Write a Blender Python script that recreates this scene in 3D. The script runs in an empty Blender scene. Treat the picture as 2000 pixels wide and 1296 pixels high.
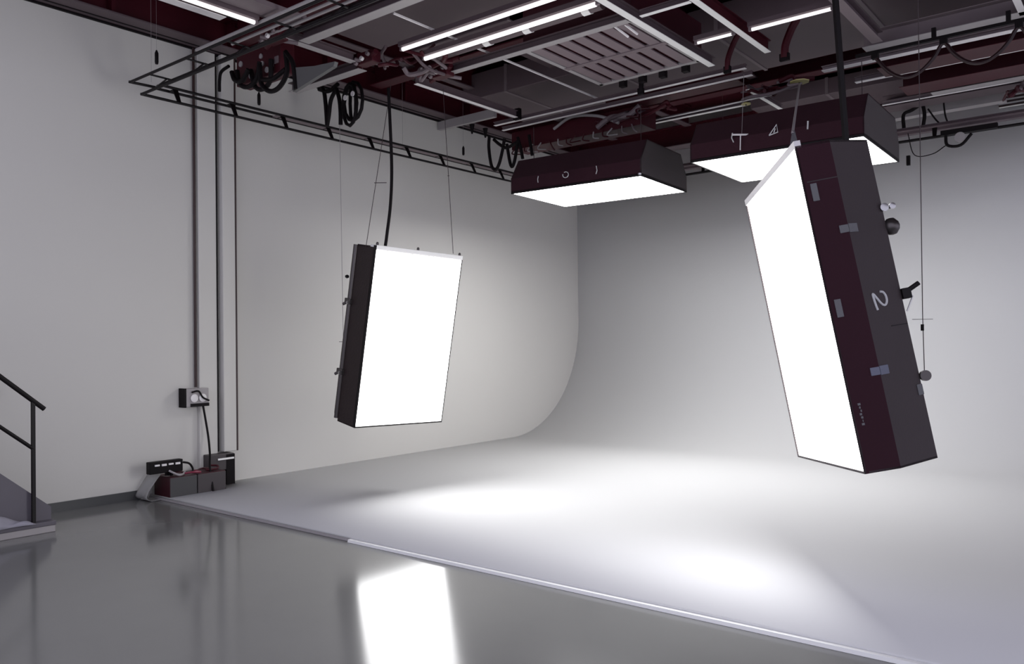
import bpy, bmesh, math, random
from mathutils import Vector, Matrix
random.seed(7)
S = bpy.context.scene
COL = S.collection

# ------------------------------------------------------------------ camera
cam_d = bpy.data.cameras.new('camera'); cam = bpy.data.objects.new('camera', cam_d); COL.objects.link(cam)
F_PX, YAW, PITCH, ROLL = 1589.5, 0.67679, 0.0091377, -0.0111
cy, sy = math.cos(YAW), math.sin(YAW)
F0 = Vector((-sy, cy, 0)); R0 = Vector((cy, sy, 0)); U0 = Vector((0, 0, 1))
F1 = F0*math.cos(PITCH) + U0*math.sin(PITCH); U1 = -F0*math.sin(PITCH) + U0*math.cos(PITCH)
R2 = R0*math.cos(ROLL) + U1*math.sin(ROLL); U2 = -R0*math.sin(ROLL) + U1*math.cos(ROLL)
M = Matrix((R2, U2, -F1)).transposed().to_4x4(); M.translation = Vector((0, 0, 1.6))
cam.matrix_world = M
cam_d.sensor_width = 36; cam_d.lens = F_PX/2000*36; cam_d.shift_y = 7.417/2000; cam_d.clip_end = 200
S.camera = cam

# ------------------------------------------------------------------ world, exposure
w = bpy.data.worlds.new('world'); S.world = w; w.use_nodes = True
bg = w.node_tree.nodes['Background']; bg.inputs[0].default_value = (0.80, 0.80, 0.96, 1); bg.inputs[1].default_value = 1.2
S.view_settings.view_transform = 'Standard'; S.view_settings.look = 'None'
S.view_settings.gamma = 1.0; S.view_settings.use_curve_mapping = False
S.view_settings.exposure = 0.0
PANEL = 6.4      # brightness of the softbox diffusers

# ------------------------------------------------------------------ materials
def lin(c): return tuple(((v/255)/12.92 if v/255 <= .04045 else ((v/255+.055)/1.055)**2.4) for v in c)
def mat(name, col, rough=.6, metal=0, spec=.5, bump=0, bscale=60, var=0, vscale=3, emit=None, es=0, sheen=0):
    m = bpy.data.materials.new(name); m.use_nodes = True; nt = m.node_tree; b = nt.nodes['Principled BSDF']
    b.inputs['Base Color'].default_value = (*col, 1); b.inputs['Roughness'].default_value = rough
    b.inputs['Metallic'].default_value = metal; b.inputs['Specular IOR Level'].default_value = spec
    if sheen: b.inputs['Sheen Weight'].default_value = sheen; b.inputs['Sheen Roughness'].default_value = .4
    tc = nt.nodes.new('ShaderNodeTexCoord')
    if bump:
        n = nt.nodes.new('ShaderNodeTexNoise'); n.inputs['Scale'].default_value = bscale; n.inputs['Detail'].default_value = 4
        bp = nt.nodes.new('ShaderNodeBump'); bp.inputs['Strength'].default_value = bump; bp.inputs['Distance'].default_value = .01
        nt.links.new(tc.outputs['Object'], n.inputs['Vector']); nt.links.new(n.outputs['Fac'], bp.inputs['Height']); nt.links.new(bp.outputs[0], b.inputs['Normal'])
    if var:
        n = nt.nodes.new('ShaderNodeTexNoise'); n.inputs['Scale'].default_value = vscale; n.inputs['Detail'].default_value = 5
        r = nt.nodes.new('ShaderNodeMapRange'); r.inputs[3].default_value = 1-var; r.inputs[4].default_value = 1+var
        mx = nt.nodes.new('ShaderNodeVectorMath'); mx.operation = 'SCALE'; mx.inputs[0].default_value = col
        nt.links.new(tc.outputs['Object'], n.inputs['Vector']); nt.links.new(n.outputs['Fac'], r.inputs[0])
        nt.links.new(r.outputs[0], mx.inputs['Scale']); nt.links.new(mx.outputs[0], b.inputs['Base Color'])
    if emit: b.inputs['Emission Color'].default_value = (*emit, 1); b.inputs['Emission Strength'].default_value = es
    return m
wall_m   = mat('wall_paint', (.64, .625, .595), .85, spec=.2, var=.02, vscale=.8)
cyc_m    = mat('cyc_paint', (.76, .76, .765), .75, spec=.3)
trim_m   = mat('white_edge_trim', (.95, .95, .94), .3)
floor_m  = mat('grey_screed', (.17, .17, .168), .13, spec=.5, var=.10, vscale=1.2)
maroon   = mat('maroon_shadow_tint', (.052, .003, .009), .5, spec=.35, var=.15, vscale=2)  # maroon cast of near-black surfaces in shadow, put into the base colour
mauve    = mat('mauve_grey_paint', (.19, .15, .162), .55, var=.08, vscale=2)
dmauve   = mat('dark_mauve_paint', (.110, .078, .088), .55, var=.08, vscale=2)
lgrey    = mat('light_grey_paint', (.82, .79, .79), .4)
mgrey    = mat('mid_grey_paint', (.36, .335, .34), .45)
white_m  = mat('white_metal', (.93, .92, .90), .35)
black    = mat('black_rubber', (.004, .002, .003), .6, spec=.2)
blackm   = mat('black_metal', (.005, .003, .004), .5, spec=.25)
fab_m    = mat('maroon_fabric', (.030, .006, .013), .75, spec=.25, bump=.15, bscale=90, var=.12, vscale=4, sheen=.15)
fab_g    = mat('charcoal_fabric', (.052, .040, .043), .7, spec=.3, bump=.15, bscale=90, var=.08, vscale=4, sheen=.15)
fab_b    = mat('brown_black_fabric', (.022, .012, .012), .6, spec=.4, bump=.3, bscale=60, var=.2, vscale=8)
chrome   = mat('steel', (.45, .44, .45), .28, metal=1)
dsteel   = mat('dark_steel', (.10, .09, .09), .35, metal=.8)
velcro   = mat('grey_velcro', (.16, .16, .17), .9, bump=.4, bscale=200)
velcro_b = mat('blue_grey_velcro', (.17, .18, .24), .9, bump=.4, bscale=200)
chalk    = mat('chalk_marks', (.62, .62, .63), .9)
yellow   = mat('yellow_plastic', (.58, .52, .20), .5)
diff_m   = mat('lit_diffuser', (.8, .8, .8), .6, emit=(1, 1, 1), es=PANEL)
diff_o   = mat('lit_overhead_diffuser', (.8, .8, .8), .6, emit=(1, 1, 1), es=15.5)
diff_p   = mat('lit_overhead_diffuser_dim', (.8, .8, .8), .6, emit=(1, 1, 1), es=6.3)
diff_r   = mat('lit_key_diffuser', (.8, .8, .8), .6, emit=(1, 1, 1), es=8.6)
tube_m   = mat('lit_tube', (.8, .8, .8), .4, emit=(1, .96, .96), es=.85)
wire_m   = mat('dark_wire', (.05, .035, .038), .5)
pale_w   = mat('pale_wire', (.30, .27, .28), .5)
brownp   = mat('brown_pipe', (.035, .014, .014), .4)
case_g   = mat('grey_case', (.060, .058, .060), .55)
case_v   = mat('plum_grey_case', (.062, .052, .055), .55)
case_r   = mat('maroon_case', (.045, .004, .010), .5)
stair_m  = mat('violet_grey_stair', (.105, .095, .115), .45, var=.15, vscale=5)
clear_m  = mat('grey_film', (.34, .335, .33), .3)
base_m   = mat('grey_skirting', (.055, .056, .058), .4)
red_m    = mat('pink_red_plastic', (.22, .02, .05), .35)

# ------------------------------------------------------------------ mesh helpers
class MB:
    def __init__(s): s.bm = bmesh.new()
    def hull(s, vs, fs):
        v = [s.bm.verts.new(p) for p in vs]
        for f in fs:
            try: s.bm.faces.new([v[i] for i in f])
            except ValueError: pass
        return s
    def box(s, x0, x1, y0, y1, z0, z1):
        vs = [(x, y, z) for x in (x0, x1) for y in (y0, y1) for z in (z0, z1)]
        return s.hull(vs, [(0,1,3,2),(4,6,7,5),(0,4,5,1),(2,3,7,6),(0,2,6,4),(1,5,7,3)])
    def prism(s, poly, d, axis='z', d0=0):
        # poly in the two other axes, extruded from d0 to d
        n = len(poly)
        def P(a, b, c): return {'z': (a, b, c), 'y': (a, c, b), 'x': (c, a, b)}[axis]
        vs = [P(a, b, d0) for a, b in poly] + [P(a, b, d) for a, b in poly]
        fs = [tuple(range(n))[::-1], tuple(range(n, 2*n))] + [(i, (i+1) % n, n+(i+1) % n, n+i) for i in range(n)]
        return s.hull(vs, fs)
    def tube(s, pts, r, n=10, r2=None, closed=False):
        pts = [Vector(p) for p in pts]; rings = []; N = len(pts)
        up = None
        for i, p in enumerate(pts):
            if closed: t = pts[(i+1) % N]-pts[i-1]
            else: t = pts[min(i+1, N-1)]-pts[max(i-1, 0)]
            t.normalize()
            if up is None:
                up = Vector((0, 0, 1)) if abs(t.z) < .9 else Vector((1, 0, 0))
            a = t.cross(up)
            if a.length < 1e-6: a = t.cross(Vector((0, 1, 0)))
            a.normalize(); b = a.cross(t).normalized(); up = b
            rr = r if r2 is None else r+(r2-r)*i/max(1, N-1)
            rings.append([s.bm.verts.new(p+a*rr*math.cos(k*2*math.pi/n)+b*rr*math.sin(k*2*math.pi/n)) for k in range(n)])
        for i in range(N if closed else N-1):
            q, w_ = rings[i], rings[(i+1) % N]
            for k in range(n): s.bm.faces.new((q[k], q[(k+1) % n], w_[(k+1) % n], w_[k]))
        if not closed: s.bm.faces.new(rings[0][::-1]); s.bm.faces.new(rings[-1])
        return s
    def lathe(s, prof, c, axis=(0, 0, 1), n=20):
        q = Vector((0, 0, 1)).rotation_difference(Vector(axis).normalized()); c = Vector(c); rings = []
        for r, h in prof:
            if r < 1e-6: rings.append([s.bm.verts.new(c+q@Vector((0, 0, h)))])
            else: rings.append([s.bm.verts.new(c+q@Vector((r*math.cos(k*2*math.pi/n), r*math.sin(k*2*math.pi/n), h))) for k in range(n)])
        for a, b in zip(rings, rings[1:]):
            for k in range(n):
                f = [a[k % len(a)], a[(k+1) % len(a)], b[(k+1) % len(b)], b[k % len(b)]]
                f = list(dict.fromkeys(f))
                if len(f) > 2: s.bm.faces.new(f)
        for rg, o in ((rings[0], -1), (rings[-1], 1)):
            if len(rg) > 2: s.bm.faces.new(rg[::o])
        return s
    def build(s, name, m, parent=None, bevel=0, smooth=False):
        bmesh.ops.recalc_face_normals(s.bm, faces=s.bm.faces)
        me = bpy.data.meshes.new(name); s.bm.to_mesh(me); s.bm.free()
        me.materials.append(m)
        o = bpy.data.objects.new(name, me); COL.objects.link(o)
        if parent: o.parent = parent
        if smooth:
            for p in me.polygons: p.use_smooth = True
            try: me.set_sharp_from_angle(angle=math.radians(40))
            except Exception: pass
        if bevel:
            b = o.modifiers.new('bevel', 'BEVEL'); b.width = bevel; b.segments = 2; b.limit_method = 'ANGLE'
        return o
def tag(o, label=None, cat=None, group=None, kind=None):
    if label: o['label'] = label
    if cat: o['category'] = cat
    if group: o['group'] = group
    if kind: o['kind'] = kind
    return o
def thing(name, label, cat, loc=(0, 0, 0), group=None, mw=None):
    o = bpy.data.objects.new(name, None); COL.objects.link(o); o.empty_display_size = .1
    if mw is not None: o.matrix_world = mw
    else: o.location = loc
    return tag(o, label, cat, group)
def part_label(o, l): o['label'] = l; return o
def rel(pts, o): return [Vector(p)-Vector(o) for p in pts]
def smoothpts(P, k=8):
    # catmull-rom through P
    P = [Vector(p) for p in P]; P = [2*P[0]-P[1]] + P + [2*P[-1]-P[-2]]; out = []
    for i in range(1, len(P)-2):
        for j in range(k):
            t = j/k; a, b, c, d = P[i-1:i+3]
            out.append(.5*((2*b)+(c-a)*t+(2*a-5*b+4*c-d)*t*t+(3*b-a-3*c+d)*t**3))
    out.append(P[-2]); return out

# ================================================================== ROOM
WX, BY, ZC = -8.47, 12.53, 5.45
tag(MB().box(-9.0, 7, -3, 13.2, -.2, 0).build('floor', floor_m), 'glossy grey screed studio floor', kind='structure')
tag(MB().box(WX-.2, WX, -3, 12.8, 0, ZC+.2).build('wall_left', wall_m), 'pale grey painted left wall', kind='structure')
tag(MB().box(WX-.2, 7, 12.62, 12.82, 0, ZC+.2).build('wall_back', wall_m), 'pale grey back wall above the sweep', kind='structure')
tag(MB().box(WX-.2, 7, 1.2, 12.82, ZC, ZC+.15).build('ceiling', maroon), 'dark maroon ceiling deck', kind='structure')
tag(MB().box(WX, WX+.018, 3.06, 4.31, 0, .095).build('baseboard_left', base_m), 'dark grey skirting of the left wall', kind='structure')

# cyclorama: floor sheet, quarter-pipe and upright in one continuous mesh
prof = []; T = .022; r = 2.0
prof.append((4.345, T)); prof.append((6.0, T)); prof.append((8.5, T)); prof.append((BY-r, T))
for i in range(1, 33):
    a = i/32*math.pi/2; prof.append((BY-r+r*math.sin(a), T+r*(1-math.cos(a))))
prof.append((BY, 3.4)); prof.append((BY, 4.84))
cyc = thing('cyclorama', 'white painted cyclorama sweep curving from the studio floor up the back wall', 'backdrop', (0, 4.345, 0))
mb = MB(); x0, x1 = WX+.002, 7.0
back = [(y, 0.0) if z <= T+1e-6 else None for y, z in prof]
vs = []
for y, z in prof: vs += [(x0, y-4.345, z), (x1, y-4.345, z)]
n = len(prof)
mb.hull(vs, [(2*i, 2*i+1, 2*i+3, 2*i+2) for i in range(n-1)])
sh = mb.build('sweep', cyc_m, cyc, smooth=True)
so = sh.modifiers.new('solid', 'SOLIDIFY'); so.thickness = .018; so.offset = -1
MB().prism([(-.034, .001), (0, .001), (0, .0235), (-.028, .022)], 7.0, 'x', -5.2).build('front_edge_trim', trim_m, cyc)
MB().prism([(-.010, .002), (0, .002), (.002, .023), (-.004, .023)], -5.2, 'x', WX+.002).build('front_edge_lip', mgrey, cyc)

# ================================================================== SOFTBOXES
def frame_mw(ex, ey, ez, o):
    m = Matrix((ex, ey, ez)).transposed().to_4x4(); m.translation = Vector(o); return m
def softbox(name, label, mw, w, L, t1, b, t2, side, slope, end, rimtop=None, rim=blackm, group=None, dm=None, rd=.03):
    t = thing(name, label, 'studio light', mw=mw, group=group); hw, h = w/2, L/2
    MB().prism([(-hw+.012, .004), (hw-.012, .004), (hw-.012, .016), (-hw+.012, .016)], h-.012, 'z', -h+.012).build('diffuser', dm or diff_m, t)
    # rim
    m = MB(); 
    for s in (-1, 1): m.box(s*hw-.012 if s > 0 else -hw, s*hw if s > 0 else -hw+.012, -.004, rd, -h, h)
    m.box(-hw, hw, -.004, rd, -h, -h+.012)
    m.build('rim', rim, t)
    MB().box(-hw, hw, -.006 if rimtop else -.004, .03, h-.012, h+(.03 if rimtop else 0)).build('top_rim', rimtop or rim, t)
    for s in (-1, 1):
        MB().prism([(s*(hw-.01), rd-.01), (s*hw, rd-.01), (s*hw, t1), (s*(hw-.01), t1)], h, 'z', -h).build('side_panel', side, t)
        MB().prism([(s*(hw-.01), t1), (s*hw, t1), (s*(hw-b), t2), (s*(hw-b-.01), t2-.005)], h, 'z', -h).build('sloping_panel', slope, t)
        e = MB().prism([(-hw, .02), (hw, .02), (hw, t1), (hw-b, t2), (-hw+b, t2), (-hw, t1)], s*h, 'z', s*(h-.012)).build('end_panel', end, t)
    MB().box(-hw+b, hw-b, t2-.012, t2, -h, h).build('back_panel', slope, t)
    return t
def rmat(a, bb, c):
    return Matrix.Rotation(a, 3, 'Z') @ Matrix.Rotation(bb, 3, 'X') @ Matrix.Rotation(c, 3, 'Y')
def mwf(o, a, bb, c):
    m = rmat(a, bb, c).to_4x4(); m.translation = Vector(o); return m
def tube_between(a, b, r, n=8): return MB().tube([a, b], r, n)

# --- right foreground softbox, marked 2
MR = mwf((-1.805, 5.11, 1.73), -.964, .169, -.072)
wR, LR, t1R, bR, t2R = 1.35, 1.83, .187, .161, .449
sbR = softbox('softbox', 'tall tilted softbox with a chalk 2 on its side, nearest on the right', MR, wR, LR, t1R, bR, t2R, fab_m, fab_g, fab_g, rimtop=lgrey, rim=fab_g, dm=diff_r, rd=.006)
hw = wR/2
# seam between the upper end cap fabric and the side
MB().box(hw, hw+.002, .02, t1R, .70, .706).build('seam', fab_g, sbR)
# velcro tabs on side panel (x=hw plane)
for zc, yc in ((.64, .05), (-.015, .045)):
    part_label(MB().box(hw, hw+.006, yc-.018, yc+.018, zc-.05, zc+.05).build('velcro_tab', velcro, sbR, bevel=.003), 'grey velcro tab')
m = MB()
for k in range(7): m.box(hw, hw+.002, .035+.004*(k % 3), .050-.003*(k % 2), -.55-.018*k, -.538-.018*k)
m.build('maker_mark', velcro, sbR)
# straps folded over the ridge
def sloped(u): # point on the sloping panel, u 0..1
    return (hw-bR*u, t1R+(t2R-t1R)*u)
nx, ny = (t2R-t1R), bR; ln = math.hypot(nx, ny); nx, ny = nx/ln, ny/ln
def slope_patch(u0, u1, z0, z1, th=.006):
    a, b = sloped(u0), sloped(u1)
    return [(a[0]+nx*.0005, a[1]+ny*.0005), (b[0]+nx*.0005, b[1]+ny*.0005), (b[0]+nx*th, b[1]+ny*th), (a[0]+nx*th, a[1]+ny*th)]
for zc, mm in ((.41, velcro), (-.385, velcro_b)):
    s1 = MB().box(hw, hw+.006, t1R-.05, t1R, zc-.022, zc+.022).build('closure_strap', mm, sbR, bevel=.004)
    MB().prism(slope_patch(0, .22, 0, 0), zc+.025, 'z', zc-.025).build('strap_tab', mm, s1, bevel=.004)
MB().prism(slope_patch(.86, 1.0, 0, 0), -.50, 'z', -.56).build('corner_patch', velcro, sbR, bevel=.004)
# the chalk numeral 2, stroked on the sloping panel (top of the figure points away from the lit face)
def sp(u, z, off=.003):
    a = sloped(u); return Vector((a[0]+nx*off, a[1]+ny*off, z))
zz = .045
num = [(.24, .052), (.225, .075), (.235, .0), (.0, .0)]
# figure runs: stem along the panel length; digit rotated about a quarter turn clockwise
digit = [(.30, .048), (.37, .063), (.46, .060), (.535, .035), (.545, 0), (.505, -.028), (.435, -.030), (.36, -.008), (.29, .020), (.195, .055), (.175, .050), (.19, .01), (.205, -.045), (.215, -.075)]
digit = [(.215, .075), (.22, .05), (.23, .02), (.245, -.015), (.255, -.045), (.275, -.055), (.31, -.035), (.37, 0), (.44, .022)]
two = [(.395+(u-.395)*.92, z*.68) for u, z in [(.44, .075), (.52, .068), (.575, .035), (.575, -.005), (.52, -.035), (.45, -.035), (.38, -.012), (.31, .025), (.235, .060), (.215, .055), (.225, .01), (.245, -.04), (.265, -.07)]]
MB().tube(smoothpts([sp(u, z-.012) for u, z in two], 5), .0065, 8).build('chalk_numeral', chalk, sbR, smooth=True)
# handles and knobs on the rear edge
bx = hw-bR
for zc, rr in ((.51, .022), (.51, .017)):
    off = 0 if rr > .02 else .045
    MB().lathe([(0, -.012), (rr, -.012), (rr*1.05, .012), (0, .016)], (bx+.012-.0*off, t2R+.005+off, zc), (1, 0, .0), 16).build('knob', chrome, sbR, smooth=True)
MB().lathe([(0, -.05), (.022, -.045), (.042, -.02), (.046, 0), (.042, .02), (.022, .045), (0, .05)], (bx-.02, t2R+.035, .40), (0, 0, 1), 18).build('round_grip', dsteel, sbR, smooth=True)
cl = MB().box(bx-.03, bx+.02, t2R, t2R+.05, -.02, .04).tube([(bx, t2R+.03, .02), (bx+.02, t2R+.10, .055)], .014).build('clamp', blackm, sbR, bevel=.004)
MB().tube([(bx, t2R+.01, -.09), (bx, t2R+.06, -.01)], .004).build('clamp_arm', chrome, cl)
MB().lathe([(0, -.012), (.03, -.012), (.03, .012), (0, .012)], (bx, t2R+.03, -.46), (1, 0, 0), 18).build('hanging_eye', dsteel, sbR, smooth=True)
# second seam fold on sloping panel
MB().prism(slope_patch(.55, .98, 0, 0, .003), -.155, 'z', -.160).build('fabric_fold', blackm, sbR)

# --- left far softbox
ML = mwf((-6.118, 5.931, 1.657), 1.478, .177, .026)
wL, LL = 1.153, 1.83
sbL = thing('softbox', 'upright leaning softbox hung by wires on the left side of the white sweep', 'studio light', mw=ML)
hwL, h = wL/2, LL/2
MB().box(-hwL+.012, hwL-.008, .0, .02, -h+.014, h-.045).build('diffuser', diff_m, sbL)
m = MB(); m.box(-hwL, -hwL+.010, -.006, .03, -h, h); m.box(hwL-.008, hwL, -.006, .03, -h, h); m.box(-hwL, hwL, -.006, .03, -h, -h+.012)
m.build('rim', blackm, sbL)
part_label(MB().box(-hwL+.01, hwL, -.008, .10, h-.04, h+.004).build('top_rim', white_m, sbL, bevel=.004), 'white top frame bar')
MB().box(-hwL, -hwL+.02, .02, .30, -h, h-.02).build('side_panel', fab_b, sbL)
MB().box(hwL-.02, hwL, .02, .30, -h, h-.02).build('side_panel', fab_b, sbL)
MB().box(-hwL, hwL, .02, .30, -h, -h+.012).build('end_panel', fab_b, sbL)
MB().box(-hwL, hwL, .10, .30, h-.03, h-.012).build('end_panel', fab_b, sbL)
MB().box(-hwL+.02, hwL-.02, .285, .30, -h+.012, h-.03).build('back_panel', fab_b, sbL)
rl = MB().tube([(-hwL+.0, .325, -h+.03), (-hwL+.0, .325, h-.02)], .024, 14).build('side_rail', dsteel, sbL, smooth=True)
MB().box(-hwL+.02, -hwL+.06, .30, .40, -h+.06, h-.02).build('back_edge_channel', blackm, sbL)
for zc in (.32, -.40):
    c_ = MB().box(-hwL-.035, -hwL+.03, .28, .37, zc-.028, zc+.028).tube([(-hwL-.01, .33, zc), (-hwL-.04, .38, zc-.04)], .016).build('pipe_clamp', dsteel, sbL, bevel=.006)
    MB().lathe([(0, -.01), (.02, -.01), (.02, .01), (0, .01)], (-hwL-.04, .29, zc-.01), (0, 1, 0), 12).build('wing_nut', chrome, c_)
MB().lathe([(0, -.02), (.02, -.01), (.02, .01), (0, .02)], (-hwL+.0, .42, .56), (0, 0, 1), 12).build('knob', blackm, sbL)
for xx in (-hwL+.04, -.02, hwL-.02):
    MB().lathe([(0, 0), (.014, 0), (.014, .02), (.006, .03), (0, .03)], (xx, .03, h+.004), (0, 0, 1), 10).build('eye_bolt', dsteel, sbL)

# --- overhead softboxes
def ob(label, c, ang, w, L, dm=None):
    R_ = Matrix.Rotation(ang, 3, 'Z'); ex = R_ @ Vector((0, 1, 0)); ez = R_ @ Vector((1, 0, 0)); ey = Vector((0, 0, 1))
    return softbox('softbox', label, frame_mw(ex, ey, ez, c), w, L, .19, .17, .45, fab_m, fab_m, fab_g, dm=dm or diff_o)
sb1 = ob('overhead softbox with a ring mark, nearer the sweep corner', (-5.60, 8.77, 3.5), math.radians(3.6), 1.30, 1.82)
sb2 = ob('overhead softbox facing down, partly hidden behind the tall tilted softbox', (-3.15, 8.93, 3.555), math.radians(1.5), 1.48, 1.80, diff_p)
# chalk marks on their near long side (local x = -w/2 plane)
def near_mark(sb, w, pts, r=.005, name='chalk_mark', m=chalk, closed=False):
    P = [Vector((-w/2-.003, y, z)) for z, y in pts]
    return MB().tube(P, r, 6, closed=closed).build(name, m, sb)
near_mark(sb1, 1.32, [(-.49, .09), (-.495, .13), (-.485, .17)]); near_mark(sb1, 1.32, [(.33, .09), (.345, .13), (.335, .185)])
near_mark(sb1, 1.32, [(-.09+.04*math.cos(a), .135+.035*math.sin(a)) for a in [math.radians(k) for k in range(-200, 121, 20)]])
near_mark(sb2, 1.50, [(-.02, .15), (.07, .17), (.06, .25), (-.02, .15)], .006); near_mark(sb2, 1.50, [(.03, .17), (.045, .21)], .006)
near_mark(sb2, 1.50, [(.37, .15), (.375, .23)], .008)
near_mark(sb2, 1.50, [(-.40, .14), (-.42, .19), (-.41, .24)], .006)
MB().lathe([(0, 0), (.02, 0), (.022, .02), (0, .03)], (-.665, .005, .90), (0, 1, 0), 10).build('corner_catch', chrome, sb1)

# ================================================================== HANGING WIRES
def wire(name, label, pts, r, m=wire_m, cat='wire', cross=None, group=None, cr=.004, cw=.10, cdir=(1, 0, 0)):
    o = Vector(pts[0]); t = thing(name, label, cat, o, group)
    MB().tube(rel(pts, o), r, 6).build('line', m, t, smooth=True)
    if cross is not None:
        c = Vector(cross)-o; d = Vector(cdir).normalized()*cw/2
        MB().tube([c-d, c+d], cr, 6).build('cross_bar', m, t)
    return t
cam_r = R0
wire('suspension_wire', 'thin wire with a cross bar holding the left top corner of the upright leaning softbox', [(-6.60, 6.14, 4.45), (-6.86, 6.04, 3.2), (-6.12-.04, 5.42, 2.575)][:1]+[(-6.155, 5.37, 2.565)], .0035, cross=(-6.41, 5.80, 3.30), cw=.13, cdir=cam_r)
wire('suspension_wire', 'thin wire holding the right top corner of the upright leaning softbox', [(-6.25, 6.60, 4.45), (-6.02, 6.49, 2.58)], .0035, cross=(-6.13, 6.545, 3.45), cw=.02, cdir=cam_r)
wire('suspension_wire', 'pale thin wire dropping to the lower rail clamp of the upright leaning softbox', [(-7.43, 6.10, 4.40), (-7.37, 6.08, 1.30)], .003, pale_w, cross=(-7.38, 6.08, 1.64), cw=.09, cdir=cam_r)
cb = [(-6.49, 6.0, 4.36), (-6.47, 6.0, 4.0), (-6.44, 5.99, 3.5), (-6.42, 5.95, 3.1), (-6.43, 5.9, 2.75), (-6.44, 5.88, 2.56), (-6.36, 5.89, 2.55)]
tag(MB().tube(smoothpts(cb, 6), .017, 10).build('power_cable', black, smooth=True), 'thick black power cable hanging down to the upright leaning softbox', 'cable')
wire('suspension_wire', 'thin dark wire with a cross bar hanging behind the tall tilted softbox', [(-1.186, 5.6, 4.40), (-1.189, 5.6, 1.74), (-1.183, 5.6, 1.34)], .0028, cross=(-1.19, 5.6, 1.722), cw=.13, cdir=cam_r, cr=.0018)
tt = S.objects[-1] if False else None
tk = wire('turnbuckle', 'small black turnbuckle on the thin wire behind the tall tilted softbox', [(-1.189, 5.588, 1.69), (-1.189, 5.588, 1.65)], .010, black, 'turnbuckle')
wire('hanging_pole', 'black pole holding up the top of the tall tilted softbox', [(-1.64, 5.3, 4.45), (-1.545, 5.3, 2.77)], .021, blackm, 'pole')
# tagged rope on the near top corner of softbox R
rp = thing('tether_rope', 'grey rope ending in a frayed metal tag at the top of the tall tilted softbox', 'rope', (-3.06, 8.84, 4.38))
o = Vector((-3.06, 8.84, 4.38))
MB().tube(rel([(-3.06, 8.84, 4.38), (-1.92, 5.40, 2.98)], o), .009, 8).build('line', mgrey, rp)
MB().hull([p-o for p in map(Vector, [(-1.93, 5.42, 3.0), (-1.915, 5.425, 3.0), (-1.80, 5.20, 2.79), (-1.86, 5.155, 2.79), (-1.93, 5.43, 2.99), (-1.915, 5.435, 2.99), (-1.80, 5.21, 2.78), (-1.86, 5.165, 2.78)])],
          [(0,1,2,3), (4,7,6,5), (0,4,5,1), (1,5,6,2), (2,6,7,3), (3,7,4,0)]).build('metal_tag', velcro, rp)
# wires of the overhead softboxes
tw = wire('suspension_wire', 'thin wire ending in a white cross bar on the half hidden overhead softbox', [(-3.42, 8.20, 4.4), (-3.455, 8.185, 3.60)], .0022, pale_w)
tb = MB().tube([Vector((-3.45, 8.15, 3.76))-tw.location-cam_r*.085, Vector((-3.45, 8.15, 3.76))-tw.location+cam_r*.085], .010, 8).build('cross_bar', lgrey, tw)
MB().tube([Vector((-3.45, 8.16, 3.76))-tw.location, Vector((-3.455, 8.16, 3.60))-tw.location], .006, 8).build('tie_rod', lgrey, tw)
for i, (x, y, l) in enumerate([(-6.35, 8.4, 'wire at the left end of the overhead softbox nearer the sweep corner'), (-4.80, 8.45, 'wire at the right end of the overhead softbox nearer the sweep corner'), (-2.35, 8.6, 'wire at the right end of the half hidden overhead softbox')]):
    wire('suspension_wire', 'thin dark '+l, [(x, y, 4.4), (x, y, 3.95)], .004)

# small pendants on threads
for (x, y, z0, z1, l) in [(-7.85, 4.13, 4.577, 4.437, 'small black rod weight hanging left of the corner of the ladder truss'),
                          (-7.85, 5.31, 4.431, 4.287, 'small black rod weight hanging just above the long ladder truss, near the vertical trunking'),
                          (-7.85, 8.70, 4.447, 4.314, 'small black rod weight hanging above the long ladder truss, near the grey bracket bar')]:
    t = thing('rod_weight', l, 'weight', (x, y, z1))
    MB().lathe([(0, 0), (.014, 0), (.018, .02), (.018, z0-z1-.03), (.006, z0-z1), (0, z0-z1)], (0, 0, 0), n=12).build('rod', black, t, smooth=True)
    MB().tube([(0, 0, z0-z1), (0, 0, ZC-z1)], .0012, 5).build('thread', pale_w, t)

# ================================================================== LADDER TRUSSES
def run(label, p0, p1, side, up_w, zu, zl, lo_off, nr, rr=.014, s_up=0, s_lo=0, extra=None, upm=blackm):
    # p0,p1: ends of the outer upper rail (xy); side: unit vector towards the inner rail
    o = Vector((p0[0], p0[1], zl)); t = thing('ladder_truss', label, 'truss', o)
    a, b, s = Vector((*p0, zu))-o, Vector((*p1, zu))-o, Vector((*side, 0))
    E_ = (b-a).normalized()
    MB().tube([a+E_*(s_up if side[0] else 0), b], rr, 10).build('upper_rail', upm, t)
    MB().tube([a+s*up_w+E_*s_up, b+s*up_w], rr, 10).build('upper_rail', upm, t)
    d = Vector((0, 0, zl-zu))
    MB().tube([a+s*lo_off+d+E_*s_lo, b+s*lo_off+d], rr, 10).build('lower_rail', blackm, t)
    for i in range(nr):
        f = (i+.55)/nr; c = a.lerp(b, f); e = (b-a).normalized()
        MB().tube([c, c+s*up_w], rr*.7, 8).build('rung', blackm, t)
        MB().hull([v for q in (c+s*(up_w*.75)+e*-.03, c+s*(up_w*.75)+e*.03, c+s*lo_off+d+e*.02, c+s*lo_off+d-e*.02) for v in (q, q+s*.012)],
                  [(0,2,4,6), (1,7,5,3), (0,1,3,2), (2,3,5,4), (4,5,7,6), (6,7,1,0)]).build('drop_bracket', blackm, t)
    return t
run('long black ladder truss running beside the left wall towards the sweep corner', (-8.03, 4.0), (-8.03, 11.2), (1, 0), .14, 4.25, 4.095, .19, 11, s_up=.18, s_lo=-.04)
run('short black ladder truss crossing above the front edge of the sweep', (-8.03, 3.95), (-4.0, 3.95), (0, 1), .24, 4.25, 4.095, .02, 6, s_up=.08, s_lo=.19)
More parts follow.
